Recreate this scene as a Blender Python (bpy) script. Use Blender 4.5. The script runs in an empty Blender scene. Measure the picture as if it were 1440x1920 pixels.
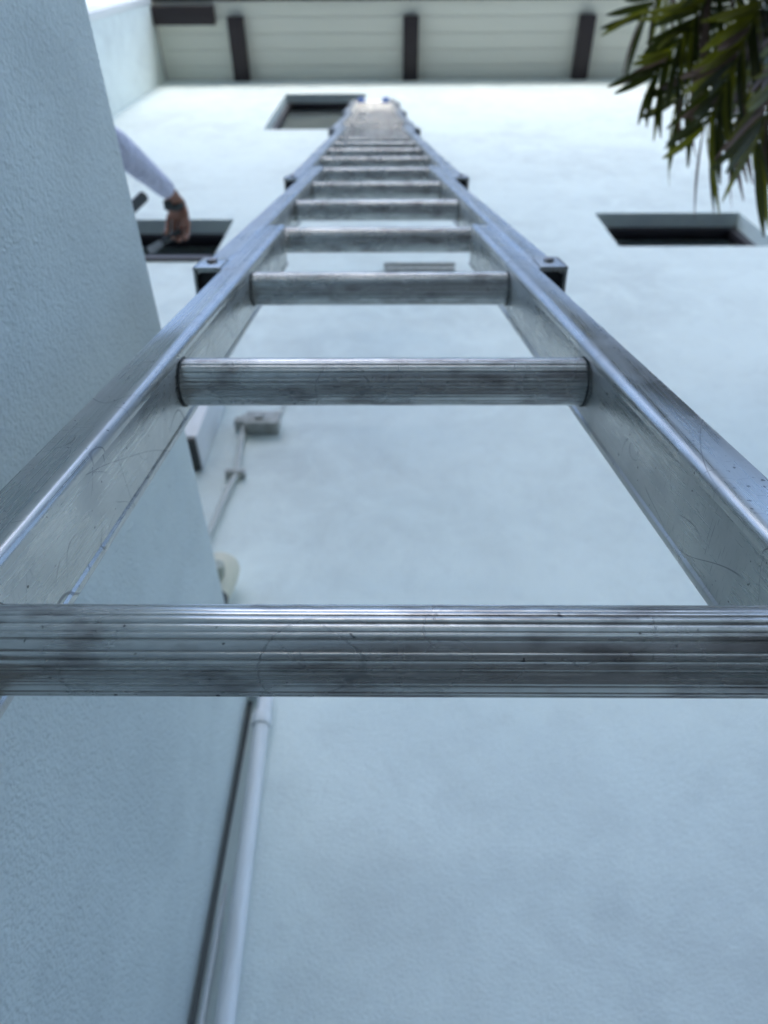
import bpy, bmesh, math, random
from mathutils import Vector, Matrix
random.seed(7)
rad = math.radians
scn = bpy.context.scene
COL = scn.collection

# ------------------------------------------------------------------ camera, sky, sun, exposure
H = 1.25                                   # camera height above the paving
F_PX, ELEV, ROLL, YAW = 1280.66, 0.86583, 0.01265, -0.01503
cE, sE = math.cos(ELEV), math.sin(ELEV)
fw = Vector((math.sin(YAW) * cE, math.cos(YAW) * cE, sE))
rt = Vector((math.cos(YAW), -math.sin(YAW), 0))
up = rt.cross(fw)
r2 = rt * math.cos(ROLL) + up * math.sin(ROLL)
u2 = up * math.cos(ROLL) - rt * math.sin(ROLL)
cam_d = bpy.data.cameras.new('camera')
cam = bpy.data.objects.new('camera', cam_d)
COL.objects.link(cam)
M = Matrix((r2, u2, -fw)).transposed().to_4x4()
M.translation = Vector((0, 0, H))
cam.matrix_world = M
cam_d.sensor_fit = 'VERTICAL'
cam_d.sensor_height = 9.8
cam_d.lens = F_PX / 1920 * 9.8
cam_d.clip_start = 0.01
cam_d.clip_end = 500
cam_d.dof.use_dof = True
cam_d.dof.focus_distance = 0.32
cam_d.dof.aperture_fstop = 2.3
scn.camera = cam

SUN_EL, SUN_AZ = rad(24), rad(185)         # azimuth measured from +Y towards +X
w = bpy.data.worlds.new('World'); scn.world = w; w.use_nodes = True
nt = w.node_tree; nt.nodes.clear()
sky = nt.nodes.new('ShaderNodeTexSky'); sky.sky_type = 'NISHITA'; sky.sun_disc = False
sky.sun_elevation = SUN_EL; sky.sun_rotation = SUN_AZ
sky.air_density = 1.0; sky.dust_density = 1.5; sky.ozone_density = 2.0
bg = nt.nodes.new('ShaderNodeBackground'); bg.inputs['Strength'].default_value = 0.15
wo = nt.nodes.new('ShaderNodeOutputWorld')
nt.links.new(sky.outputs[0], bg.inputs[0]); nt.links.new(bg.outputs[0], wo.inputs[0])
sd = bpy.data.lights.new('sun', 'SUN'); sd.energy = 0.5; sd.angle = rad(10); sd.color = (1, .97, .92)
so = bpy.data.objects.new('sun', sd); COL.objects.link(so)
sdir = Vector((math.sin(SUN_AZ) * math.cos(SUN_EL), math.cos(SUN_AZ) * math.cos(SUN_EL), math.sin(SUN_EL)))
so.rotation_euler = sdir.to_track_quat('Z', 'Y').to_euler()
so.location = (0, 0, 20)
vs = scn.view_settings
vs.view_transform = 'Standard'; vs.look = 'None'; vs.gamma = 1; vs.use_curve_mapping = False
vs.exposure = 2.08
scn.cycles.use_denoising = True
scn.cycles.max_bounces = 8; scn.cycles.diffuse_bounces = 5; scn.cycles.glossy_bounces = 4

def px(x, y):                              # direction through a photograph pixel
    d = r2 * ((x - 720) / F_PX) - u2 * ((y - 960) / F_PX) + fw
    return d
def at_z(x, y, z):
    d = px(x, y); p = d * (z / d.z); p.z += H; return p
def at_y(x, y, yy):
    d = px(x, y); p = d * (yy / d.y); p.z += H; return p
def at_d(x, y, depth):
    p = px(x, y) * depth; p.z += H; return p

# ------------------------------------------------------------------ materials
def mat(name, base=(.8, .8, .8), rough=.5, metal=0., spec=.5):
    m = bpy.data.materials.new(name); m.use_nodes = True
    b = m.node_tree.nodes['Principled BSDF']
    b.inputs['Base Color'].default_value = (*base, 1); b.inputs['Roughness'].default_value = rough
    b.inputs['Metallic'].default_value = metal; b.inputs['Specular IOR Level'].default_value = spec
    return m
class N:                                    # small node-graph writer
    def __init__(s, m):
        s.t = m.node_tree; s.b = s.t.nodes['Principled BSDF']
    def n(s, typ, ins=None, **kw):
        x = s.t.nodes.new(typ)
        for k, v in kw.items(): setattr(x, k, v)
        for k, v in (ins or {}).items(): s.set(x.inputs[k], v)
        return x
    def set(s, sock, v):
        if isinstance(v, bpy.types.NodeSocket): s.t.links.new(v, sock)
        elif isinstance(v, bpy.types.Node): s.t.links.new(v.outputs[0], sock)
        else: sock.default_value = v
    def coord(s, scale=(1, 1, 1), rot=(0, 0, 0), loc=(0, 0, 0), out='Object'):
        tc = s.n('ShaderNodeTexCoord')
        return s.n('ShaderNodeMapping', {'Vector': tc.outputs[out], 'Scale': scale, 'Rotation': rot, 'Location': loc}).outputs[0]
    def world(s, scale=(1, 1, 1)):
        g = s.n('ShaderNodeNewGeometry')
        return s.n('ShaderNodeMapping', {'Vector': g.outputs['Position'], 'Scale': scale}).outputs[0]
    def noise(s, vec, scale, detail=4, rough=.55, dist=0):
        return s.n('ShaderNodeTexNoise', {'Vector': vec, 'Scale': scale, 'Detail': detail, 'Roughness': rough, 'Distortion': dist}).outputs[0]
    def ramp(s, f, a, b, lo=0., hi=1.):
        return s.n('ShaderNodeMapRange', {'Value': f, 'From Min': a, 'From Max': b, 'To Min': lo, 'To Max': hi}).outputs[0]
    def math(s, op, a, b=0., c=0.):
        return s.n('ShaderNodeMath', {0: a, 1: b, 2: c}, operation=op).outputs[0]
    def mix(s, f, a, b):
        x = s.n('ShaderNodeMix', data_type='RGBA'); s.set(x.inputs[0], f)
        s.set(x.inputs[6], a if not isinstance(a, tuple) else (*a, 1)); s.set(x.inputs[7], b if not isinstance(b, tuple) else (*b, 1))
        return x.outputs[2]
    def bump(s, h, dist, strength=1., normal=None):
        x = s.n('ShaderNodeBump', {'Height': h, 'Distance': dist, 'Strength': strength})
        if normal is not None: s.set(x.inputs['Normal'], normal)
        return x.outputs[0]
    def out(s, **kw):
        for k, v in kw.items(): s.set(s.b.inputs[k.replace('_', ' ')], v)

def stucco(name, base, stain, coarse=False):
    m = mat(name, base, .85, spec=.25); g = N(m); v = g.world()
    big = g.noise(v, 1.1, 5, .6, .5)
    mid = g.noise(v, 5.0, 6, .7, .6)
    f = g.math('MULTIPLY', g.ramp(big, .36, .60), g.ramp(mid, .34, .64))
    col = g.mix(f, base, stain)
    f2 = g.ramp(g.noise(v, 14, 5, .7, .3), .52, .72)             # thin grey bloom
    col = g.mix(g.math('MULTIPLY', f2, .45), col, stain)
    k = 1.5 if coarse else 1.
    sp = g.ramp(g.noise(v, 190, 3, .6), .66, .74)                # pits holding dirt
    col = g.mix(g.math('MULTIPLY', sp, .45 if coarse else .3), col, tuple(c * .5 for c in stain))
    h0 = g.noise(v, 8, 3, .5)
    h1 = g.noise(v, 170 if coarse else 210, 4, .65, .35)
    vo = g.n('ShaderNodeTexVoronoi', {'Vector': v, 'Scale': 230. if coarse else 300.}).outputs['Distance']
    n0 = g.bump(h0, .006, .5)
    n1 = g.bump(h1, .0040 * k, .55 if coarse else .45, n0)
    n2 = g.bump(vo, .0016 * k, .5 if coarse else .4, n1)
    g.out(Base_Color=col, Normal=n2)
    return m
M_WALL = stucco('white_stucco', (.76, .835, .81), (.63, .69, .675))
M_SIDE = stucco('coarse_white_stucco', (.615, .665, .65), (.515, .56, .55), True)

def aluminium(name, base=(.62, .635, .65), rough=.36, streak=(6, 6, 400), dirt=.35, scratch=.5, brown=0., met=.9):
    m = mat(name, base, rough, 1.); g = N(m)
    o = g.coord(); st = g.coord(streak)
    s1 = g.noise(st, 1., 4, .7)
    s2 = g.noise(o, 22, 5, .65, .5)
    col = g.mix(g.ramp(s2, .35, .7), base, tuple(c * .80 for c in base))
    # oxide film, patchy
    ox = g.math('MULTIPLY', g.ramp(g.noise(o, 9, 4, .6, .8), .45, .65), dirt)
    col = g.mix(ox, col, (.34, .35, .345))
    if brown:
        bo = g.coord((30, 75, 75))
        br = g.math('MULTIPLY', g.ramp(g.noise(bo, 1., 4, .55, .0), .50, .66), brown)
        col = g.mix(br, col, (.19, .165, .16))
    # curved hairline scratches: contour lines of two broad noises, broken up
    def hair(scale, thr, seed, width):
        nv = g.noise(g.coord((1, 1, 1), (seed, seed * 1.7, seed * .6), (seed * 3, 1, seed)), scale, 0.0, .4, .25)
        d = g.math('ABSOLUTE', g.math('SUBTRACT', nv, .5))
        ln = g.ramp(d, width * .4, width, 1, 0)
        gate = g.ramp(g.noise(g.coord((1, 1, 1), (seed, .3, 2), (seed, seed, 5)), scale * 1.6, 1), thr, thr + .06)
        return g.math('MULTIPLY', ln, gate)
    h1 = hair(10, .49, 1.3, .0026); h2 = hair(17, .50, 2.9, .0030); h3 = hair(6, .48, 4.1, .0016); h4 = hair(24, .52, 5.3, .0036)
    h3 = g.math('ADD', h3, h4)
    hs = g.math('MULTIPLY', g.math('MINIMUM', g.math('ADD', g.math('ADD', h1, h2), h3), 1.), scratch)
    # straight scuffs in two directions, in patches
    pat = g.ramp(g.noise(g.coord((1, 1, 1), (0, 0, 0), (7, 2, 3)), 12, 2), .48, .62)
    for q, (sc_, ro_) in enumerate((((70, 70, 1500), (.55, .5, 0)), ((70, 70, 1300), (-.7, -.35, .2)))):
        ln = g.ramp(g.noise(g.coord(sc_, ro_, (q, q, q)), 1., 1.), .69, .74)
        hs = g.math('MAXIMUM', hs, g.math('MULTIPLY', g.math('MULTIPLY', ln, pat), scratch * .8))
    col = g.mix(hs, col, (.10, .105, .115))
    # black specks
    spk = g.ramp(g.noise(g.coord((1, 1, 1), (0, 0, 0), (4, 4, 4)), 210, 2, .5), .715, .75)
    col = g.mix(g.math('MULTIPLY', spk, .85), col, (.035, .035, .04))
    rg = g.math('ADD', g.ramp(s1, .3, .7, rough - .08, rough + .10), g.math('MULTIPLY', hs, .2))
    rg = g.math('ADD', rg, g.math('MULTIPLY', ox, .25))
    nb = g.bump(s1, .00022, .55)
    nb = g.bump(g.noise(o, 60, 3), .0004, .25, nb)
    g.out(Base_Color=col, Roughness=rg, Normal=nb, Metallic=g.ramp(ox, 0, .5, met, met - .25))
    return m
M_RAIL = aluminium('scratched_rail_aluminium', base=(.53, .53, .50), streak=(500, 500, 1.2), scratch=.58, rough=.25, dirt=.5)
M_RUNG = aluminium('worn_rung_aluminium', base=(.66, .66, .625), streak=(.7, 420, 420), scratch=.35, rough=.20, dirt=.4, brown=.6, met=.85)
M_RUBBER = mat('black_rubber', (.018, .018, .02), .6)
M_BOLT = mat('zinc_bolt', (.22, .22, .23), .5, 1.)
M_CAP = mat('blue_cap', (.03, .12, .42), .55)
M_PVC = mat('grey_white_pvc', (.70, .73, .75), .42)
g = N(M_PVC); g.out(Base_Color=g.mix(g.ramp(g.noise(g.world((1, 1, .15)), 60, 3), .45, .75), (.72, .745, .76), (.60, .62, .62)))
M_GASKET = mat('dark_gap_sealant', (.05, .052, .05), .8)
M_GAP_SHADE = mat('gap_shade_grey', (.13, .14, .14), .8)  # tone of the painted shade strip in the downpipe corner
M_BOX = mat('aged_grey_plastic', (.36, .38, .35), .55)
g = N(M_BOX); g.out(Base_Color=g.mix(g.ramp(g.noise(g.world(), 40, 4), .4, .7), (.40, .42, .40), (.27, .28, .25)))
M_CONDUIT = mat('painted_conduit', (.44, .47, .45), .5)
M_CREAM = mat('yellowed_cream_plastic', (.60, .58, .46), .5)
M_LENS = mat('grey_lamp_glass', (.32, .335, .27), .4)
M_DARKPL = mat('dark_plastic', (.03, .036, .036), .5)
M_TIMBER = mat('dark_stained_timber', (.030, .020, .024), .6)
g = N(M_TIMBER); g.out(Base_Color=g.mix(g.noise(g.coord((3, 60, 60)), 1., 5), (.038, .026, .028), (.018, .012, .015)))
M_SOFFIT = mat('painted_soffit_board', (.56, .60, .57), .7)
g = N(M_SOFFIT); g.out(Base_Color=g.mix(g.noise(g.world((.5, 6, 1)), 3., 5), (.86, .85, .75), (.79, .79, .69)), Normal=g.bump(g.noise(g.world((1, 40, 1)), 4, 3), .002, .4))
M_TRIM = mat('white_painted_trim', (.80, .81, .79), .5)
M_FRAME = mat('dark_window_frame', (.032, .028, .034), .4)
M_BLIND = mat('window_blind', (.14, .14, .13), .8)
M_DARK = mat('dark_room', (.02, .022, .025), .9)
M_GLASS = mat('window_glass', (.75, .8, .8), .03)
M_GLASS.node_tree.nodes['Principled BSDF'].inputs['Transmission Weight'].default_value = 1.
M_GLASS.node_tree.nodes['Principled BSDF'].inputs['IOR'].default_value = 1.12
M_TILE = mat('roof_tile', (.22, .13, .10), .8)
M_GROUND = mat('concrete_paving', (.30, .295, .28), .9)
g = N(M_GROUND); v = g.world()
g.out(Base_Color=g.mix(g.noise(v, 3, 6, .6), (.19, .175, .155), (.12, .11, .10)), Normal=g.bump(g.noise(v, 90, 4), .004, .6))
M_SHADE_BLOCK = stucco('shade_block_render', (.50, .49, .46), (.42, .41, .38))  # for the unseen shading block behind the camera
M_SKIN = mat('tanned_skin', (.27, .125, .080), .5)
M_SKIN.node_tree.nodes['Principled BSDF'].inputs['Subsurface Weight'].default_value = .08
g = N(M_SKIN); g.out(Base_Color=g.mix(g.noise(g.world(), 70, 3), (.30, .14, .09), (.22, .10, .065)))
M_SHIRT = mat('lilac_white_cotton', (.60, .61, .74), .85)
g = N(M_SHIRT); g.out(Normal=g.bump(g.noise(g.world((1, 1, 1)), 24, 3, .5, 1.2), .03, .8))
M_TROUSER = mat('navy_cotton', (.035, .04, .06), .9)
M_HAIR = mat('black_hair', (.012, .011, .011), .5)
M_STEEL = mat('scraper_steel', (.55, .56, .57), .3, 1.)
M_BARK = mat('palm_bark', (.16, .12, .085), .9)
g = N(M_BARK); g.out(Base_Color=g.mix(g.noise(g.world((4, 4, 30)), 1.5, 5), (.20, .15, .11), (.08, .06, .045)), Normal=g.bump(g.noise(g.world((4, 4, 40)), 1.5, 4), .02, .7))
def leafmat(name, a, b, tr):
    m = mat(name, a, .6, spec=.3); g = N(m)
    g.out(Base_Color=g.mix(g.noise(g.coord((8, 1.2, 1)), 6, 4), a, b))
    t = m.node_tree
    ts = t.nodes.new('ShaderNodeBsdfTranslucent'); ts.inputs[0].default_value = (*tr, 1)
    mx = t.nodes.new('ShaderNodeMixShader'); mx.inputs[0].default_value = .28
    o = t.nodes['Material Output']
    t.links.new(g.b.outputs[0], mx.inputs[1]); t.links.new(ts.outputs[0], mx.inputs[2]); t.links.new(mx.outputs[0], o.inputs[0])
    return m
M_LEAF = leafmat('palm_leaf', (.125, .130, .010), (.065, .075, .007), (.30, .29, .012))
M_LEAFD = leafmat('dark_palm_leaf', (.040, .048, .006), (.020, .026, .005), (.07, .08, .006))
M_DRY = leafmat('dry_palm_leaf', (.17, .105, .085), (.10, .065, .05), (.16, .10, .07))

# ------------------------------------------------------------------ mesh helpers
def link(name, bm, m, parent=None, smooth=None, loc=None, mw=None):
    me = bpy.data.meshes.new(name)
    bmesh.ops.recalc_face_normals(bm, faces=bm.faces)
    bm.to_mesh(me); bm.free()
    if m: me.materials.append(m)
    if smooth is not None:
        for f in me.polygons: f.use_smooth = True
        me.set_sharp_from_angle(angle=rad(smooth))
    o = bpy.data.objects.new(name, me); COL.objects.link(o)
    place(o, parent, loc, mw)
    return o
def place(o, parent=None, loc=None, mw=None):
    if mw is not None: o.matrix_basis = mw
    elif loc is not None: o.location = loc
    if parent is not None:                   # every builder works in world space; keep it so under the parent
        o.parent = parent
        bpy.context.view_layer.update()
        o.matrix_parent_inverse = parent.matrix_world.inverted()
def empty(name, loc):
    o = bpy.data.objects.new(name, None); o.location = loc; o.empty_display_size = .1
    COL.objects.link(o); return o
def tag(o, label, cat, group=None):
    o['label'] = label; o['category'] = cat
    if group: o['group'] = group
    return o
def structure(o): o['kind'] = 'structure'; return o
def box(bm, a, b, bev=0.):
    t = bmesh.new(); bmesh.ops.create_cube(t, size=1)
    a, b = Vector(a), Vector(b)
    for v in t.verts:
        v.co = Vector(((a[i] + b[i]) / 2 + v.co[i] * (b[i] - a[i]) for i in range(3)))
    if bev: bmesh.ops.bevel(t, geom=t.edges[:], offset=bev, segments=2, affect='EDGES', profile=.6)
    me = bpy.data.meshes.new('tmp'); t.to_mesh(me); t.free(); bm.from_mesh(me); bpy.data.meshes.remove(me)
    return bm
def boxo(name, a, b, m, parent=None, bev=0.):
    a, b = Vector(a), Vector(b); c = (a + b) / 2
    return link(name, box(bmesh.new(), a - c, b - c, bev), m, parent, 30 if bev else None, c)
def tube(bm, pts, radii, seg=12, cap=True):
    pts = [Vector(p) for p in pts]
    if not isinstance(radii, (list, tuple)): radii = [radii] * len(pts)
    rings = []; prev = None
    for i, p in enumerate(pts):
        d = (pts[min(i + 1, len(pts) - 1)] - pts[max(i - 1, 0)]).normalized()
        a = prev if prev is not None else (Vector((0, 0, 1)) if abs(d.z) < .9 else Vector((1, 0, 0)))
        s = d.cross(a).normalized(); t = s.cross(d).normalized(); prev = t
        rings.append([bm.verts.new(p + (s * math.cos(k / seg * 2 * math.pi) + t * math.sin(k / seg * 2 * math.pi)) * radii[i]) for k in range(seg)])
    for r0, r1 in zip(rings, rings[1:]):
        for k in range(seg):
            bm.faces.new((r0[k], r0[(k + 1) % seg], r1[(k + 1) % seg], r1[k]))
    if cap: bm.faces.new(rings[0][::-1]); bm.faces.new(rings[-1])
    return bm
def lathe(bm, prof, seg=24, mtx=None):
    rings = []
    for r, z in prof:
        rings.append([bm.verts.new(((mtx or Matrix()) @ Vector((max(r, 1e-4) * math.cos(k / seg * 2 * math.pi), max(r, 1e-4) * math.sin(k / seg * 2 * math.pi), z)))) for k in range(seg)])
    for a, b in zip(rings, rings[1:]):
        for k in range(seg): bm.faces.new((a[k], a[(k + 1) % seg], b[(k + 1) % seg], b[k]))
    bm.faces.new(rings[0][::-1]); bm.faces.new(rings[-1])
    return bm
def smoothpath(pts, n=8):
    pts = [Vector(p) for p in pts]; out = []
    P = [pts[0] * 2 - pts[1]] + pts + [pts[-1] * 2 - pts[-2]]
    for i in range(1, len(P) - 2):
        for k in range(n):
            t = k / n; a, b, c, d = P[i - 1:i + 3]
            out.append(.5 * ((2 * b) + (c - a) * t + (2 * a - 5 * b + 4 * c - d) * t * t + (3 * b - a - 3 * c + d) * t ** 3))
    out.append(pts[-1]); return out

# ------------------------------------------------------------------ the setting
YW = 1.2                                    # face of the main wall
Z = lambda z: z + H
structure(boxo('ground', (-60, -60, -.3), (60, 60, 0), M_GROUND))

# ---- house: tall rendered wall with windows, timber brackets and soffit, projecting wing on the left
house = empty('house', (1.5, 3, 0))
tag(house, 'tall white rendered house with small dark windows and timber eaves brackets', 'house')
XL, XR, ZT = -2.4, 7.0, Z(8.52)
WIN = [(-1.02, -.245, Z(6.11), Z(7.667)), (1.132, 1.93, Z(3.449), Z(3.975)), (-1.64, -.86, Z(3.29), Z(3.885))]
REV = .075
def wall_holes(bm, x0, x1, z0, z1, holes, y, depth):
    xs = sorted({x0, x1, *[h[0] for h in holes], *[h[1] for h in holes]})
    zs = sorted({z0, z1, *[h[2] for h in holes], *[h[3] for h in holes]})
    V = {}
    def v(x, yy, z):
        k = (round(x, 5), round(yy, 5), round(z, 5))
        if k not in V: V[k] = bm.verts.new(k)
        return V[k]
    for a, b in zip(xs, xs[1:]):
        for c, d in zip(zs, zs[1:]):
            if any(h[0] <= a and b <= h[1] and h[2] <= c and d <= h[3] for h in holes): continue
            bm.faces.new((v(a, y, c), v(b, y, c), v(b, y, d), v(a, y, d)))
    for (a, b, c, d) in holes:
        q = [(a, c), (b, c), (b, d), (a, d)]
        for i in range(4):
            (xa, za), (xb, zb) = q[i], q[(i + 1) % 4]
            bm.faces.new((v(xa, y, za), v(xb, y, zb), v(xb, y + depth, zb), v(xa, y + depth, za)))
    # back and rim, so that the wall is a solid slab
    for a, b, c, d in (((x0, z0), (x1, z0), (x1, z1), (x0, z1)),):
        for (xa, za), (xb, zb) in ((a, b), (b, c), (c, d), (d, a)):
            bm.faces.new([bm.verts.new(t) for t in ((xa, y, za), (xb, y, zb), (xb, y + .3, zb), (xa, y + .3, za))])
    return bm
link('wall', wall_holes(bmesh.new(), XL, XR, -.1, ZT, WIN, YW, .16), M_WALL, house)
boxo('wall', (-6.5, .49, -.1), (XL, YW + 6, ZT), M_WALL, house, .012)          # projecting wing
boxo('wall', (XL + .3, YW + .6, -.1), (XR, YW + 6, ZT), M_WALL, house)
# corner bead, groove strip on the wing
boxo('corner_bead', (XL - .055, .478, Z(1)), (XL + .006, .49 + .05, ZT - .004), M_TRIM, house, .008)
boxo('drip_groove', (XL - .085, .483, Z(1)), (XL - .06, .495, ZT - .004), M_GASKET, house)
# soffit boards and fascia
yb = [YW - .004, 1.075, .935, .795, .655, .525]
for a, b in zip(yb, yb[1:]):
    boxo('soffit_board', (XL + .003, b + .003, ZT + .004), (XR, a, ZT + .03), M_SOFFIT, house, .003)
boxo('soffit_backing', (XL + .003, .50, ZT + .034), (XR, YW, ZT + .06), M_DARK, house)
boxo('fascia', (XL + .003, .47, ZT - .03), (XR, .515, ZT + .25), M_TIMBER, house, .004)
for cx in (-1.575, .20, 1.975, 3.75, 5.5):
    boxo('bracket', (cx - .078, .65, ZT - .11), (cx + .078, YW - .001, ZT + .001), M_TIMBER, house, .004)
boxo('bracket', (XL + .002, .56, ZT - .11), (-1.785, .715, ZT + .001), M_TIMBER, house, .004)
rf = bmesh.new()
vs_ = [rf.verts.new(c) for c in ((-6.8, .42, ZT + .25), (XR + .3, .42, ZT + .25), (XR + .3, YW + 7, ZT + 3.2), (-6.8, YW + 7, ZT + 3.2),
                                 (-6.8, .42, ZT + .33), (XR + .3, .42, ZT + .33), (XR + .3, YW + 7, ZT + 3.3), (-6.8, YW + 7, ZT + 3.3))]
for q in ((0, 1, 2, 3), (4, 5, 6, 7), (0, 1, 5, 4), (1, 2, 6, 5), (2, 3, 7, 6), (3, 0, 4, 7)): rf.faces.new([vs_[i] for i in q])
link('roof', rf, M_TILE, house)
def window(x0, x1, z0, z1, blind=None):
    y = YW + REV
    fr = bmesh.new(); t = .045
    for a, b in (((x0, z0), (x0 + t, z1)), ((x1 - t, z0), (x1, z1)), ((x0 + t, z0), (x1 - t, z0 + t)), ((x0 + t, z1 - t), (x1 - t, z1))):
        box(fr, (a[0] + .001, y, a[1] + .001), (b[0] - .001, y + .06, b[1] - .001))
    root = link('window', fr, M_FRAME, house)
    boxo('pane', (x0 + t, y + .03, z0 + t), (x1 - t, y + .036, z1 - t), M_GLASS, root)
    if blind == 'sill': boxo('sill', (x0 + .002, YW - .018, z0 - .03), (x1 - .002, y - .001, z0 + .004), M_FRAME, root, .004)
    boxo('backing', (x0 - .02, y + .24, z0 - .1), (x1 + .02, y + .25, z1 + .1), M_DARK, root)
    if blind == 'blind': boxo('blind', (x0 + t + .002, y + .05, z0 + t), (x1 - t - .002, y + .056, z1 - .3), M_BLIND, root)
    return root
window(*WIN[0], 'blind'); window(*WIN[1]); window(*WIN[2], 'sill')

# ---- low annexe to the left
XS, ZS = -.291, Z(.813)
annexe = empty('annexe', (XS, -1.0, 0))
tag(annexe, 'low annexe with coarse white stucco side wall close on the left', 'annexe')
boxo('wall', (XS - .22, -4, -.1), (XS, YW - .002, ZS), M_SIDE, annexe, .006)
boxo('roof', (XL + .01, -4, ZS - .25), (XS - .222, .48, ZS - .045), M_GROUND, annexe)
boxo('roof', (XL + .01, .48, ZS - .25), (XS - .222, YW - .002, ZS - .045), M_GROUND, annexe)
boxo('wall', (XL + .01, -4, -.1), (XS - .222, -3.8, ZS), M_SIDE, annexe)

# ---- unseen block added behind the camera to shade the lower part of the wall
NB_Y, NB_H = -28.0, 21.0
nb = empty('shade_block', (1, NB_Y - 2, 0))
tag(nb, 'unseen plain block added behind the viewer to shade the lower wall', 'shade block')
boxo('wall', (-34, NB_Y - 9, -.1), (22, NB_Y, NB_H), M_SHADE_BLOCK, nb)
boxo('roof', (-34.3, NB_Y - 9.3, NB_H), (22.3, NB_Y + .3, NB_H + .3), M_TILE, nb)

# ---- unseen greenery added on the right to darken reflections and the annexe wall
shade_hedge = tag(empty('shade_hedge', (5.2, -5.2, 0)), 'unseen dark greenery added on the right to darken ladder reflections', 'shade_hedge')
def shade_hedge_mesh():
    rnd = random.Random(4); bm = bmesh.new()
    box(bm, (4.65, -12, 0), (5.8, .9, 1.9))
    for _ in range(9000):
        f = rnd.random()
        if f < .75: p = Vector((4.65 + rnd.uniform(-.16, .05), rnd.uniform(-12, .9), rnd.uniform(.02, 1.95)))
        else: p = Vector((rnd.uniform(4.6, 5.8), rnd.uniform(-12, .9), 1.9 + rnd.uniform(-.05, .18)))
        d = Vector((rnd.uniform(-1, 1), rnd.uniform(-1, 1), rnd.uniform(-.6, 1))).normalized(); e = d.orthogonal().normalized()
        l = rnd.uniform(.06, .12); h = l * .35
        bm.faces.new([bm.verts.new(p + q) for q in (d * -l, e * h, d * l, e * -h)])
    return bm
link('foliage', shade_hedge_mesh(), M_LEAFD, shade_hedge)

# ------------------------------------------------------------------ ladder
LX = -.0228
SEC = [  # t0, t1, base clear half-width, taper per metre, lean
    dict(t0=-1.46, t1=.878, w0=.1628 + .0279 * 1.46, tap=.0279, th=9.07),
    dict(t0=.575, t1=1.778, w0=.1725, tap=.0300, th=8.70),
    dict(t0=1.475, t1=3.578, w0=.1725, tap=.0175, th=8.10),
    dict(t0=3.275, t1=5.078, w0=.1725, tap=.0190, th=7.50),
    dict(t0=4.775, t1=6.278, w0=.1725, tap=.0210, th=7.18),
    dict(t0=5.975, t1=6.72, w0=.1725, tap=.0280, th=7.18)]
KNOT = [-2, .6, 1.5, 3.3, 4.8, 6.0, 9]
def lpos(t):
    p = Vector((.0009, .2186, .1719 + H)); s = 0.
    if t < 0: th = rad(SEC[0]['th']); return p + Vector((LX, math.sin(th), math.cos(th))) * t
    for k in range(6):
        a = max(0, KNOT[k]); b = KNOT[k + 1]; th = rad(SEC[k]['th'])
        d = min(t, b) - a
        if d > 0: p = p + Vector((LX, math.sin(th), math.cos(th))) * d
    return p
def frame(k, t):
    m = Matrix.Rotation(-rad(SEC[k]['th']), 4, 'X'); m.translation = lpos(t); return m
NF, NBK, FL, TH = .0265, -.033, .0285, .0028
ladder = empty('ladder', lpos(-1.46))
tag(ladder, 'tall scratched aluminium sectional ladder leaning against the white wall', 'ladder')
def rail_profile():
    r = .0046; P = []
    lip = .0045
    P.append((FL, NF - lip)); P.append((FL, NF - .001)); P.append((FL - .001, NF))
    P.append((r + .006, NF)); P.append((r + .005, NF + .0005)); P.append((r + .001, NF + .0009))     # slight bead beside the rim
    for k in range(0, 7):
        a = math.pi / 2 + k / 6 * math.pi / 2
        P.append((r - .0014 + r * math.cos(a), NF - r + r * math.sin(a) + .0009 * (1 - k / 6)))
    P.append((-.0012, NF - r - .0025)); P.append((.0004, NF - r - .0034)); P.append((0, NF - r - .0042))
    P.append((0, NBK + r + .004)); P.append((-.0012, NBK + r + .0025))
    for k in range(0, 5):
        a = math.pi + k / 4 * math.pi / 2
        P.append((r - .0012 + r * math.cos(a), NBK + r + r * math.sin(a)))
    P += [(FL, NBK), (FL, NBK + lip), (FL - TH, NBK + lip), (FL - TH, NBK + TH), (TH + .002, NBK + TH), (TH, NBK + TH + .002),
          (TH, NF - TH - .002), (TH + .002, NF - TH), (FL - TH, NF - TH), (FL - TH, NF - lip)]
    return P
PROF = rail_profile()
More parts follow.
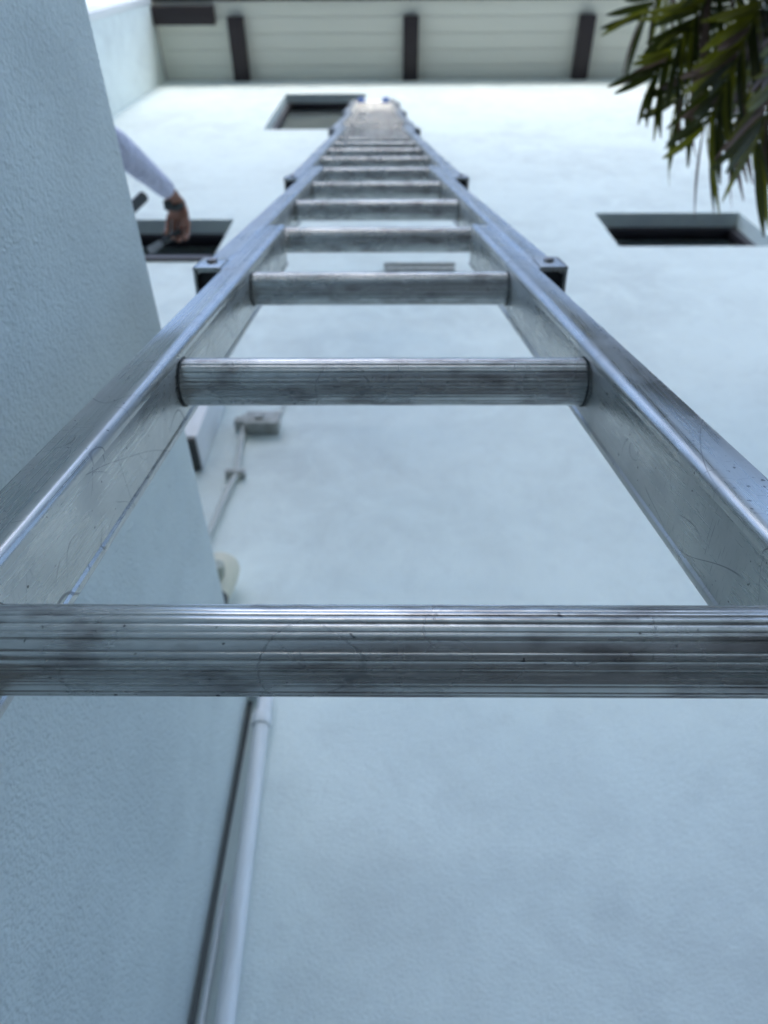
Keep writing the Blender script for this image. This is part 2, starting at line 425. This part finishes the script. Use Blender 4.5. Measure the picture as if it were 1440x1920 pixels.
for k, s in enumerate(SEC):
    L = s['t1'] - s['t0']
    for sd_ in (-1, 1):
        bm = bmesh.new(); rings = []
        for j in range(9):
            t = L * j / 8; wv = s['w0'] - s['tap'] * t
            rings.append([bm.verts.new((sd_ * (wv + a) + LX * t, -n, t)) for a, n in PROF])
        for r0, r1 in zip(rings, rings[1:]):
            for i in range(len(PROF)): bm.faces.new((r0[i], r0[(i + 1) % len(PROF)], r1[(i + 1) % len(PROF)], r1[i]))
        bm.faces.new(rings[0]); bm.faces.new(rings[-1][::-1])
        ro = link('rail', bm, M_RAIL, ladder, 35, mw=frame(k, s['t0']))
        if k:                                # black plug and bolted strap where a section sits on the one below
            bm = bmesh.new(); wv = s['w0']
            a, b = sorted((sd_ * (wv + TH + .0005), sd_ * (wv + FL + .001)))
            box(bm, (a, -NF + TH + .0006, .004), (b, -NBK - TH - .0006, .05), .001)
            link('plug', bm, M_RUBBER, ladder, 30, mw=frame(k, s['t0']))
            bm = bmesh.new()
            a, b = sorted((sd_ * (wv + .003), sd_ * (wv + FL + .004)))
            box(bm, (a, -NF - .0035, -.004), (b, -NF - .0002, .048), .0008)
            a, b = sorted((sd_ * (wv + FL + .0004), sd_ * (wv + FL + .0042)))
            box(bm, (a, -NF - .0035, -.004), (b, -NBK + .003, .048), .0008)
            st = link('strap', bm, M_RAIL, ladder, 30, mw=frame(k, s['t0']))
            bm = bmesh.new()
            lathe(bm, [(.0062, 0), (.0062, .0025), (.0045, .0038), (0, .004)], 12, Matrix.Translation((sd_ * (wv + .017), -NF - .0035, .024)) @ Matrix.Rotation(rad(90), 4, 'X'))
            link('bolt', bm, M_BOLT, st, 40, mw=frame(k, s['t0']))
    if k < 4 and k >= 0: pass
# rungs: ribbed extrusions
def rung_mesh(half, ribs=30, r=.0179):
    bm = bmesh.new(); prof = []
    wid = [(1.0, .7, 1.25, .8, 1.1)[i % 5] for i in range(ribs)]; tot = sum(wid); a0 = 0
    for i in range(ribs):
        da = wid[i] / tot * 2 * math.pi
        dep = (.0005, .0002, .0007, .0003, .0004)[i % 5]; crown_ = (.0001, .0003, .0, .0002, .0004)[i % 5]
        for f, rr in ((0, r - dep), (.05, r - dep), (.12, r - .0001), (.22, r + crown_ * .55), (.38, r + crown_ * .95), (.55, r + crown_), (.72, r + crown_ * .8), (.86, r + crown_ * .3), (.95, r - .0002)):
            prof.append((a0 + f * da, rr))
        a0 += da
    rings = []
    for x in (-half, half):
        rings.append([bm.verts.new((x, rr * math.cos(a), rr * math.sin(a))) for a, rr in prof])
    n = len(prof)
    for i in range(n): bm.faces.new((rings[0][i], rings[0][(i + 1) % n], rings[1][(i + 1) % n], rings[1][i]))
    bm.faces.new(rings[0]); bm.faces.new(rings[1][::-1])
    return bm
def owner(i):
    t = .3 * i
    if i <= 2: return 0
    if i <= 5: return 1
    if i <= 11: return 2
    if i <= 16: return 3
    if i <= 20: return 4
    return 5
for i in range(-4, 23):
    k = owner(i); t = .3 * i; s = SEC[k]; wv = s['w0'] - s['tap'] * (t - s['t0'])
    m = frame(k, t)
    tw = Matrix.Rotation(rad(random.uniform(0, 360)), 4, 'X')
    sm = random.uniform(-2, 2)
    bm = rung_mesh(wv + .006)
    ro = link('rung', bm, M_RUNG, ladder, 28, mw=m @ Matrix.Translation((0, 0, 0)) @ tw)
    for sd_ in (-1, 1):                      # dark clearance ring where the rung enters the web
        bm = bmesh.new()
        lathe(bm, [(.0182, 0), (.0192, .0004), (.0192, .0012), (.0182, .0016)], 32, Matrix.Translation((sd_ * (wv - .0001) - (.0016 if sd_ > 0 else 0), 0, 0)) @ Matrix.Rotation(rad(90), 4, 'Y'))
        link('seat_ring', bm, M_GASKET, ro, 40, mw=m)
for sd_ in (-1, 1):                          # blue padding on the head and rubber feet
    bm = bmesh.new()                         # blue foam wrapped round the top rung
    lathe(bm, [(.020, 0), (.040, .002), (.047, .012), (.047, .052), (.040, .062), (.020, .064)], 20, Matrix.Translation((sd_ * .105 - .032, .0, .0)) @ Matrix.Rotation(rad(90), 4, 'Y'))
    link('pad', bm, M_CAP, ladder, 40, mw=frame(5, 6.6))
    s = SEC[5]; L = s['t1'] - s['t0']; wv = s['w0'] - s['tap'] * L
    bm = bmesh.new(); a, b = sorted((sd_ * (wv - .004), sd_ * (wv + FL + .004)))
    box(bm, (a + LX * L, -NF - .004, L - .05), (b + LX * L, -NBK + .010, L + .012), .008)
    link('end_cap', bm, M_RUBBER, ladder, 40, mw=frame(5, s['t0']))
    s = SEC[0]; wv = s['w0']; bm = bmesh.new()
    a, b = sorted((sd_ * (wv - .006), sd_ * (wv + FL + .006)))
    box(bm, (a, -NF - .006, -.012), (b, -NBK + .006, .05), .004)
    fo = link('foot', bm, M_RUBBER, ladder, 40, mw=frame(0, s['t0']))

# ------------------------------------------------------------------ pipes and fittings on the wall
# downpipe in the corner, with an elbow into the annexe wall
PX, PY = -.2525, YW - .020
PXB = -.2252
dp = empty('downpipe', (PX, PY, 0))
tag(dp, 'white plastic downpipe in the corner with an elbow at its top', 'pipe')
link('pipe', tube(bmesh.new(), [(PXB + .012, PY, -.05), (PXB, PY, H), (PX, PY, Z(.765))], .0148, 20), M_PVC, dp, 40)
el = smoothpath([(PX, PY, Z(.755)), (PX, PY, Z(.80)), (PX - .012, PY, Z(.825)), (PX - .036, PY, Z(.834)), (PX - .075, PY, Z(.834))], 5)
link('elbow', tube(bmesh.new(), el, .0155, 18), M_PVC, dp, 40)
link('collar', lathe(bmesh.new(), [(.0150, 0), (.0182, .0005), (.0190, .004), (.0190, .022), (.0180, .026), (.0150, .0265)], 24, Matrix.Translation((PX, PY, Z(.742)))), M_PVC, dp, 40)
for zz in (-.1, -.8):
    bm = bmesh.new(); xx = PX + (PXB - PX) * (.765 - zz) / .765 if zz > 0 else PXB
    lathe(bm, [(.0152, 0), (.0165, .0004), (.0165, .014), (.0152, .0144)], 24, Matrix.Translation((xx, PY, Z(zz))))
    box(bm, (xx + .008, PY + .012, Z(zz)), (xx + .028, YW, Z(zz) + .014))
    link('clip', bm, M_PVC, dp, 30)
# slim cable run behind the downpipe, against the annexe wall
tag(link('cable', tube(bmesh.new(), smoothpath([(XS + .021, YW - .008, 0.0), (XS + .0205, YW - .008, H + .25), (XS + .020, YW - .006, H + .38), (XS + .019, YW + .004, H + .46)], 4), .0045, 10), M_PVC, None, 40),
    'thin white cable run between downpipe and annexe wall', 'cable')
tag(boxo('gap_shade_strip', (XS + .0005, YW - .003, 0), (XS + .010, YW - .0005, Z(.81)), M_GAP_SHADE), 'dark strip painting the shade in the corner gap behind the downpipe', 'gap_shade')  # flat dark strip painting the shade in the gap beside the pipe

# duct with an open lower end
duct = tag(empty('duct', (-.615, YW - .06, Z(1.6))), 'white square duct on the wall above the annexe', 'duct')
boxo('casing', (-.66, YW - .118, Z(1.6)), (-.548, YW - .001, Z(2.05)), M_PVC, duct, .004)
boxo('end_grille', (-.655, YW - .113, Z(1.588)), (-.552, YW - .006, Z(1.6)), M_DARKPL, duct, .002)
boxo('cap', (-.664, YW - .126, Z(2.05)), (-.544, YW - .001, Z(2.062)), M_PVC, duct, .003)

# junction box with conduit
jb = tag(empty('junction_box', (-.402, YW - .02, Z(1.784))), 'small grey junction box on the wall seen below the second rung', 'box')
boxo('body', (-.452, YW - .038, Z(1.784)), (-.350, YW - .001, Z(1.845)), M_BOX, jb, .004)
boxo('lid', (-.456, YW - .046, Z(1.780)), (-.346, YW - .0385, Z(1.849)), M_BOX, jb, .003)
link('gland', lathe(bmesh.new(), [(.014, 0), (.016, .002), (.016, .018), (.011, .022)], 14, Matrix.Translation((-.425, YW - .02, Z(1.8455)))), M_BOX, jb, 40)
link('hinge', box(bmesh.new(), (-.424, YW - .056, Z(1.80)), (-.398, YW - .0465, Z(1.83)), .003), M_BOX, jb, 30)
cd = tag(empty('conduit', (-.45, YW - .012, Z(1.5))), 'pale conduit bending down from the junction box to the annexe roof', 'conduit')
cp = [(-.468, YW - .020, Z(1.86)), (-.462, YW - .014, Z(1.80)), (-.446, YW - .014, Z(1.60)), (-.442, YW - .014, Z(1.565)), (-.452, YW - .014, Z(1.50)), (-.470, YW - .014, Z(1.31)), (-.505, YW - .014, Z(1.0)), (-.52, YW - .014, ZS - .045)]
link('tube', tube(bmesh.new(), smoothpath(cp, 6), .0095, 12), M_CONDUIT, cd, 40)
link('coupling', box(bmesh.new(), (-.492, YW - .034, Z(1.806)), (-.4565, YW - .001, Z(1.838)), .004), M_BOX, cd, 30)
link('clip', box(bmesh.new(), (-.475, YW - .026, Z(1.556)), (-.418, YW - .001, Z(1.574)), .002), M_BOX, cd, 30)
tag(link('cable', tube(bmesh.new(), smoothpath([(-.36, YW - .006, Z(1.845)), (-.352, YW - .006, Z(2.0)), (-.349, YW - .004, Z(2.06)), (-.348, YW + .004, Z(2.10))], 4), .0045, 8), M_CONDUIT, None, 40),
    'thin cable climbing the wall from the right side of the junction box', 'cable')

# lamp on the wall above the annexe corner
lp = tag(empty('wall_lamp', (-.405, YW, Z(1.15))), 'yellowed cream wall lamp with a dark neck beside the annexe corner', 'lamp')
ax = Matrix.Translation((-.398, YW - .062, Z(.955)))
link('shade', lathe(bmesh.new(), [(.024, .02), (.030, .07), (.040, .12), (.0435, .150), (.0435, .182), (.040, .192), (.012, .198)], 28, ax), M_CREAM, lp, 40)
link('diffuser', lathe(bmesh.new(), [(.010, 0), (.016, .004), (.021, .014), (.023, .03), (.022, .042)], 24, Matrix.Translation((-.392, YW - .090, Z(1.065))) @ Matrix.Rotation(rad(75), 4, 'X')), M_LENS, lp, 40)
link('neck', lathe(bmesh.new(), [(.016, -.05), (.028, -.03), (.036, .055), (.034, .085)], 20, ax), M_DARKPL, lp, 40)
link('bracket', box(bmesh.new(), (-.412, YW - .062, Z(.915)), (-.384, YW - .001, Z(.95)), .004), M_DARKPL, lp, 30)
link('back_plate', box(bmesh.new(), (-.437, YW - .014, Z(.885)), (-.359, YW - .001, Z(.985)), .006), M_DARKPL, lp, 30)

# slim vent slot
vt = tag(empty('wall_vent', (.13, YW, Z(3.15))), 'narrow dark horizontal vent on the wall behind the third rung', 'vent')
boxo('hood', (-.032, YW - .030, Z(3.150)), (.297, YW - .001, Z(3.162)), M_BOX, vt, .002)
boxo('louvre', (-.027, YW - .020, Z(3.105)), (.292, YW - .001, Z(3.149)), M_BOX, vt, .002)

# ------------------------------------------------------------------ person on the annexe roof
def skin_mesh(name, verts, edges, radii, m, root=0, levels=2, smooth=True):
    me = bpy.data.meshes.new(name); me.from_pydata([tuple(v) for v in verts], edges, []); me.update()
    o = bpy.data.objects.new(name, me); COL.objects.link(o)
    md = o.modifiers.new('skin', 'SKIN'); md.use_smooth_shade = True; md.branch_smoothing = .4
    for i, r in enumerate(radii):
        sv = me.skin_vertices[0].data[i]
        sv.radius = r if isinstance(r, tuple) else (r, r); sv.use_root = (i == root)
    ss = o.modifiers.new('subsurf', 'SUBSURF'); ss.levels = levels; ss.render_levels = levels
    bpy.context.view_layer.update()
    dg = bpy.context.evaluated_depsgraph_get()
    nm = bpy.data.meshes.new_from_object(o.evaluated_get(dg))
    bpy.data.objects.remove(o)
    for f in nm.polygons: f.use_smooth = True
    nm.materials.clear(); nm.materials.append(m)
    no = bpy.data.objects.new(name, nm); COL.objects.link(no); return no
class Sk:
    def __init__(s): s.v = []; s.e = []; s.r = []
    def add(s, p, r, par=None):
        s.v.append(Vector(p)); s.r.append(r); i = len(s.v) - 1
        if par is not None: s.e.append((par, i))
        return i
    def chain(s, pts, par=None):
        for p, r in pts: par = s.add(p, r, par)
        return par
RZ = ZS - .045                                # roof level
elb = at_z(205, 258, 2.33); wri = at_z(324, 366, 2.48); han = at_z(334, 405, 2.50); fin = at_z(326, 452, 2.46)
sh_r = Vector((-1.13, .36, RZ + 1.43)); sh_l = Vector((-1.50, .40, RZ + 1.43))
chest = Vector((-1.315, .36, RZ + 1.30)); pel = Vector((-1.32, .34, RZ + .93)); neck = Vector((-1.315, .38, RZ + 1.475)); head = Vector((-1.305, .415, RZ + 1.60))
tool_tip = at_z(271, 367, 2.30); tool_b = at_z(196, 440, 2.12)
lh = tool_b.copy(); lel = Vector((-1.40, .60, RZ + 1.17))
b = Sk()
ip = b.add(pel, (.115, .080)); ist = b.add(pel.lerp(chest, .5), (.110, .080), ip); ich = b.add(chest, (.135, .092), ist)
ine = b.add(neck, .055, ich); b.chain([(head - Vector((0, 0, .05)), .07), (head + Vector((0, 0, .03)), .085), (head + Vector((0, 0, .085)), .055)], ine)
def hand(sk, wrist, mid, end, par, thumb_dir, curl):
    d = (end - wrist).normalized(); side = d.cross(Vector((0, 0, 1))).normalized(); nrm = side.cross(d).normalized()
    pm = sk.chain([(wrist, .029), (wrist.lerp(mid, .55), (.034, .026)), (mid, (.041, .025))], par)
    for q, (off, ln) in enumerate(((-.033, .068), (-.011, .084), (.011, .090), (.033, .078))):
        p0 = mid + side * off
        sk.chain([(p0 + d * .012, .0112), (p0 + d * (ln * .45) - nrm * .006, .0108), (p0 + d * (ln * .75) - nrm * (.006 + curl), .0100), (p0 + d * (ln * .78) - nrm * (.018 + curl * 1.8), .0090)], pm)
    tb = wrist.lerp(mid, .45) + side * thumb_dir * .03
    sk.chain([(tb, .013), (tb + side * thumb_dir * .012 + d * .032 - nrm * .015, .0108), (tb + d * .062 - nrm * .028, .009)], pm - 1)
ia = b.chain([(sh_r, .058), (sh_r.lerp(elb, .5), .050), (elb, .042), (elb.lerp(wri, .35), .042), (elb.lerp(wri, .85), .029)], ich)
hand(b, wri, han, fin, ia, 1, .018)
wl = lel.lerp(lh, .78)
ia = b.chain([(sh_l, .058), (sh_l.lerp(lel, .5), .050), (lel, .042), (lel.lerp(lh, .3), .042), (lel.lerp(lh, .66), .029)], ich)
hand(b, wl, lh - (lh - wl) * .25, lh + (lh - wl) * .3, ia, -1, .022)
for sx in (-1, 1):
    hp = pel + Vector((sx * .088, 0, -.12)); fx = pel.x + sx * .125
    b.chain([(hp, .082), (Vector((fx, .35, RZ + .50)), .062), (Vector((fx, .335, RZ + .38)), .060), (Vector((fx, .32, RZ + .11)), .040), (Vector((fx, .33, RZ + .055)), .043), (Vector((fx, .43, RZ + .040)), .040), (Vector((fx, .50, RZ + .034)), .032)], ip)
person = skin_mesh('person', b.v, b.e, b.r, M_SKIN)
tag(person, 'person reaching over from the annexe roof in a pale lilac long-sleeved shirt', 'person')
c = Sk()
ip = c.add(pel + Vector((0, 0, -.13)), (.165, .125)); ist = c.add(pel.lerp(chest, .5), (.152, .118), ip); ich = c.add(chest, (.178, .128), ist)
c.add(neck - Vector((0, 0, .030)), .066, ich)
d = (wri - elb)
sag = Vector((0, 0, -.012))
c.chain([(sh_r, .070), (sh_r.lerp(elb, .5), .060), (elb + sag, .052), (elb + d * .22 + sag, .050), (elb + d * .36 + sag * .6, .046), (elb + d * .50 + sag * .8, .0445), (elb + d * .64, .0385), (elb + d * .78 + sag * .3, .0375), (elb + d * .88, .0325), (elb + d * .95, .0335)], ich)
d = (wl - lel)
c.chain([(sh_l, .074), (sh_l.lerp(lel, .5), .064), (lel + sag, .058), (lel + d * .4, .052), (lel + d * .85, .037), (lel + d * .95, .034)], ich)
so_ = skin_mesh('shirt', c.v, c.e, c.r, M_SHIRT); place(so_, person)
c = Sk(); ip = c.add(pel + Vector((0, 0, .06)), (.140, .104)); ip = c.add(pel + Vector((0, 0, -.04)), (.150, .108), ip)
for sx in (-1, 1):
    fx = pel.x + sx * .125
    c.chain([(pel + Vector((sx * .085, 0, -.15)), .098), (Vector((fx - sx * .015, .35, RZ + .50)), .080), (Vector((fx, .335, RZ + .38)), .076), (Vector((fx, .32, RZ + .10)), .064)], ip)
place(skin_mesh('trousers', c.v, c.e, c.r, M_TROUSER), person)
hb = bmesh.new(); bmesh.ops.create_uvsphere(hb, u_segments=20, v_segments=12, radius=.098, matrix=Matrix.Translation(head + Vector((0, -.015, .045))) @ Matrix.Diagonal((.95, 1.08, .95, 1)))
for vtx in list(hb.verts):
    if vtx.co.z < head.z - .0 and vtx.co.y > head.y - .01: vtx.co = vtx.co.lerp(head, .35)
place(link('hair', hb, M_HAIR, None, 60), person)
for sx in (-1, 1):
    bm = bmesh.new(); bmesh.ops.create_uvsphere(bm, u_segments=10, v_segments=6, radius=.011, matrix=Matrix.Translation(head + Vector((sx * .032, .078, .012))))
    place(link('eye', bm, M_HAIR, None, 60), person)
    bm = bmesh.new(); bmesh.ops.create_uvsphere(bm, u_segments=10, v_segments=6, radius=.026, matrix=Matrix.Translation(head + Vector((sx * .084, .0, .0))) @ Matrix.Diagonal((.4, .8, 1.2, 1)))
    place(link('ear', bm, M_SKIN, None, 60), person)
bm = tube(bmesh.new(), [head + Vector((0, .08, .02)), head + Vector((0, .102, -.018)), head + Vector((0, .085, -.026))], [.008, .014, .008], 8)
place(link('nose', bm, M_SKIN, None, 60), person)
place(link('mouth', box(bmesh.new(), head + Vector((-.022, .06, -.058)), head + Vector((.022, .079, -.050)), .003), M_TROUSER, None, 60), person)
for sx in (-1, 1):
    fx = pel.x + sx * .125
    place(boxo('shoe', (fx - .048, .27, RZ), (fx + .048, .545, RZ + .085), M_DARKPL, None, .03), person)
wd = (han - wri).normalized()
wb = wri + wd * .030
wbm = bmesh.new(); q = wd.to_track_quat('Z', 'Y').to_matrix().to_4x4(); q.translation = wb
lathe(wbm, [(.0315, -.010), (.0335, -.007), (.0335, .007), (.0315, .010)], 20, q)
box(wbm, wb + Vector((-.030, -.020, -.037)), wb + Vector((.0, .014, -.026)), .005)
place(link('wristband', wbm, M_DARKPL, None, 40), person)
# scraper in the visible hand
fp = fin - wd * .02; sdn = at_z(287, 466, 2.42); dd = (sdn - fp).normalized()
sc = tag(empty('scraper', fp), 'flat pale scraper blade held in the fingers below the cuff', 'scraper')
link('handle', tube(bmesh.new(), [fp - dd * .035, fp, fp + dd * .045], [.009, .011, .008], 12), M_DARKPL, sc, 40)
q = dd.to_track_quat('Y', 'Z').to_matrix().to_4x4(); q.translation = fp + dd * .045
bm = bmesh.new(); vv = [bm.verts.new(q @ Vector(t)) for t in ((-.010, 0, -.0012), (.010, 0, -.0012), (.014, .055, -.0008), (-.014, .055, -.0008), (-.010, 0, .0012), (.010, 0, .0012), (.014, .055, .0008), (-.014, .055, .0008))]
for f in ((0, 1, 2, 3), (4, 5, 6, 7), (0, 1, 5, 4), (1, 2, 6, 5), (2, 3, 7, 6), (3, 0, 4, 7)): bm.faces.new([vv[i] for i in f])
link('blade', bm, M_STEEL, sc)
# black handled brush in the other hand
br = tag(empty('brush', tool_b), 'black brush handle poking out past the annexe wall below the arm', 'brush')
td = (tool_tip - tool_b).normalized()
link('handle', tube(bmesh.new(), [tool_b - td * .06, tool_b, tool_b.lerp(tool_tip, .6), tool_tip - td * .004, tool_tip], [.012, .015, .016, .0165, .013], 12), M_DARKPL, br, 40)
link('bristles', tube(bmesh.new(), [tool_b - td * .13, tool_b - td * .06], [.026, .014], 12), M_TIMBER, br, 40)

# ------------------------------------------------------------------ palm on the right
crown = Vector((1.25, -1.35, Z(1.75)))
palm = tag(empty('palm_tree', (1.45, -1.45, 0)), 'palm with drooping dark green fronds hanging into the upper right corner', 'palm')
link('trunk', tube(bmesh.new(), smoothpath([(1.45, -1.45, -.05), (1.42, -1.44, .9), (1.33, -1.4, 2.0), tuple(crown)], 6), [.13 - .05 * i / 18 for i in range(19)], 16), M_BARK, palm, 40)
def leaflet_mesh(L, W, droop, seg=6):
    bm = bmesh.new(); rows = []
    for i in range(seg + 1):
        t = i / seg; wd_ = W * (.45 + .55 * math.sin(min(1, t * 2.2) * math.pi / 2)) * (1 - max(0, t - .55) ** 1.6 * 2.9)
        wd_ = max(wd_, .0008); y = L * t; z = -droop * t * t
        rows.append([bm.verts.new((-wd_ / 2, y, z + wd_ * .22)), bm.verts.new((0, y, z)), bm.verts.new((wd_ / 2, y, z + wd_ * .22))])
    for a, b_ in zip(rows, rows[1:]):
        bm.faces.new((a[0], a[1], b_[1], b_[0])); bm.faces.new((a[1], a[2], b_[2], b_[1]))
    me = bpy.data.meshes.new('leaflet'); bm.to_mesh(me); bm.free()
    for f in me.polygons: f.use_smooth = True
    return me
LEAFV = []
for mm in (M_LEAF, M_LEAFD, M_DRY):
    for L, W, dr in ((.30, .024, .03), (.27, .021, .05), (.33, .026, .02)):
        me = leaflet_mesh(L, W, dr); me.materials.append(mm); LEAFV.append(me)
def frond(pts, n, lens, visible, start=.25, seed=1, spread=46, dry=.18, dark=.42):
    rnd = random.Random(seed)
    path = smoothpath(pts, 10); tot = [0]
    for a, b_ in zip(path, path[1:]): tot.append(tot[-1] + (b_ - a).length)
    fr = link('frond', tube(bmesh.new(), path, [.011 - .009 * t / tot[-1] for t in tot], 8), M_LEAF, palm, 60)
    joined = bmesh.new()
    for i in range(n):
        s = start + (1 - start) * (i + .5) / n
        l = s * tot[-1]; j = max(k for k in range(len(tot)) if tot[k] <= l); j = min(j, len(path) - 2)
        p = path[j].lerp(path[j + 1], (l - tot[j]) / (tot[j + 1] - tot[j]))
        tan = (path[j + 1] - path[j]).normalized(); side = tan.cross(Vector((0, 0, 1))).normalized(); nrm = side.cross(tan).normalized()
        for sg in (-1, 1):
            an = rad(spread * (1 - .35 * max(0, s - .8) / .2) + rnd.uniform(-5, 5))
            d_ = tan * math.cos(an) + side * sg * math.sin(an) + nrm * rnd.uniform(-.16, .08)
            d_.normalize(); x_ = d_.cross(nrm).normalized(); z_ = x_.cross(d_)
            sc_ = lens * (math.sin(math.pi * min(.97, .20 + .72 * s)) * .45 + .55) * rnd.uniform(.85, 1.1)
            roll = Matrix.Rotation(rad(rnd.uniform(-35, 35)), 4, 'Y')
            mw_ = Matrix((x_, d_, z_)).transposed().to_4x4(); mw_.translation = p
            u = rnd.random(); ci = 2 if u < dry else (1 if u < dry + dark else 0)
            me = LEAFV[ci * 3 + rnd.randrange(3)]
            mw_ = mw_ @ roll @ Matrix.Diagonal((.9 * sc_ ** .5, sc_, sc_, 1))
            if visible:
                o = bpy.data.objects.new('leaflet', me); COL.objects.link(o); o.parent = fr; o.matrix_basis = mw_
            else:
                t = me.copy(); t.transform(mw_); joined.from_mesh(t); bpy.data.meshes.remove(t)
    if not visible: link('leaflets', joined, M_LEAF, fr)
    else: joined.free()
    return fr
def arch(*pix):                              # fronds arch from the crown through the rays of the photograph
    return [tuple(crown), tuple(crown + Vector((-.05, .35, .38)))] + [tuple(at_d(x, y, d)) for x, y, d in pix]
frond(arch((1520, -300, 1.82), (1450, -60, 1.68), (1400, 70, 1.62), (1350, 180, 1.58), (1318, 245, 1.56)), 78, 1.08, True, .30, 3, 31)
frond(arch((1440, -300, 1.90), (1370, -90, 1.80), (1310, 20, 1.75), (1255, 105, 1.72), (1225, 145, 1.70)), 74, 1.02, True, .30, 5, 31)
frond(arch((1600, -300, 1.75), (1520, -20, 1.62), (1470, 120, 1.56), (1435, 220, 1.53), (1418, 275, 1.52)), 70, 1.0, True, .35, 8, 30, dry=.3)
frond(arch((1480, -300, 2.00), (1410, -70, 1.90), (1350, 60, 1.85), (1295, 150, 1.81), (1265, 195, 1.79)), 74, 1.10, True, .30, 11, 32, dry=.25)
frond(arch((1400, -300, 2.02), (1320, -130, 1.95), (1265, -45, 1.91), (1222, 10, 1.88), (1200, 35, 1.87)), 58, 1.0, True, .30, 14, 32, dry=.2)
frond(arch((1560, -300, 1.95), (1490, -40, 1.82), (1440, 90, 1.76), (1395, 190, 1.72), (1370, 250, 1.70)), 70, 1.08, True, .35, 17, 32, dry=.35)
for q in range(9):
    a = rad(95 + q * 33); hd = Vector((math.cos(a), math.sin(a), 0))
    frond([tuple(crown), tuple(crown + hd * .35 + Vector((0, 0, .45))), tuple(crown + hd * .9 + Vector((0, 0, .55))), tuple(crown + hd * 1.5 + Vector((0, 0, .05)))], 36, 1.0, False, .22, 20 + q)
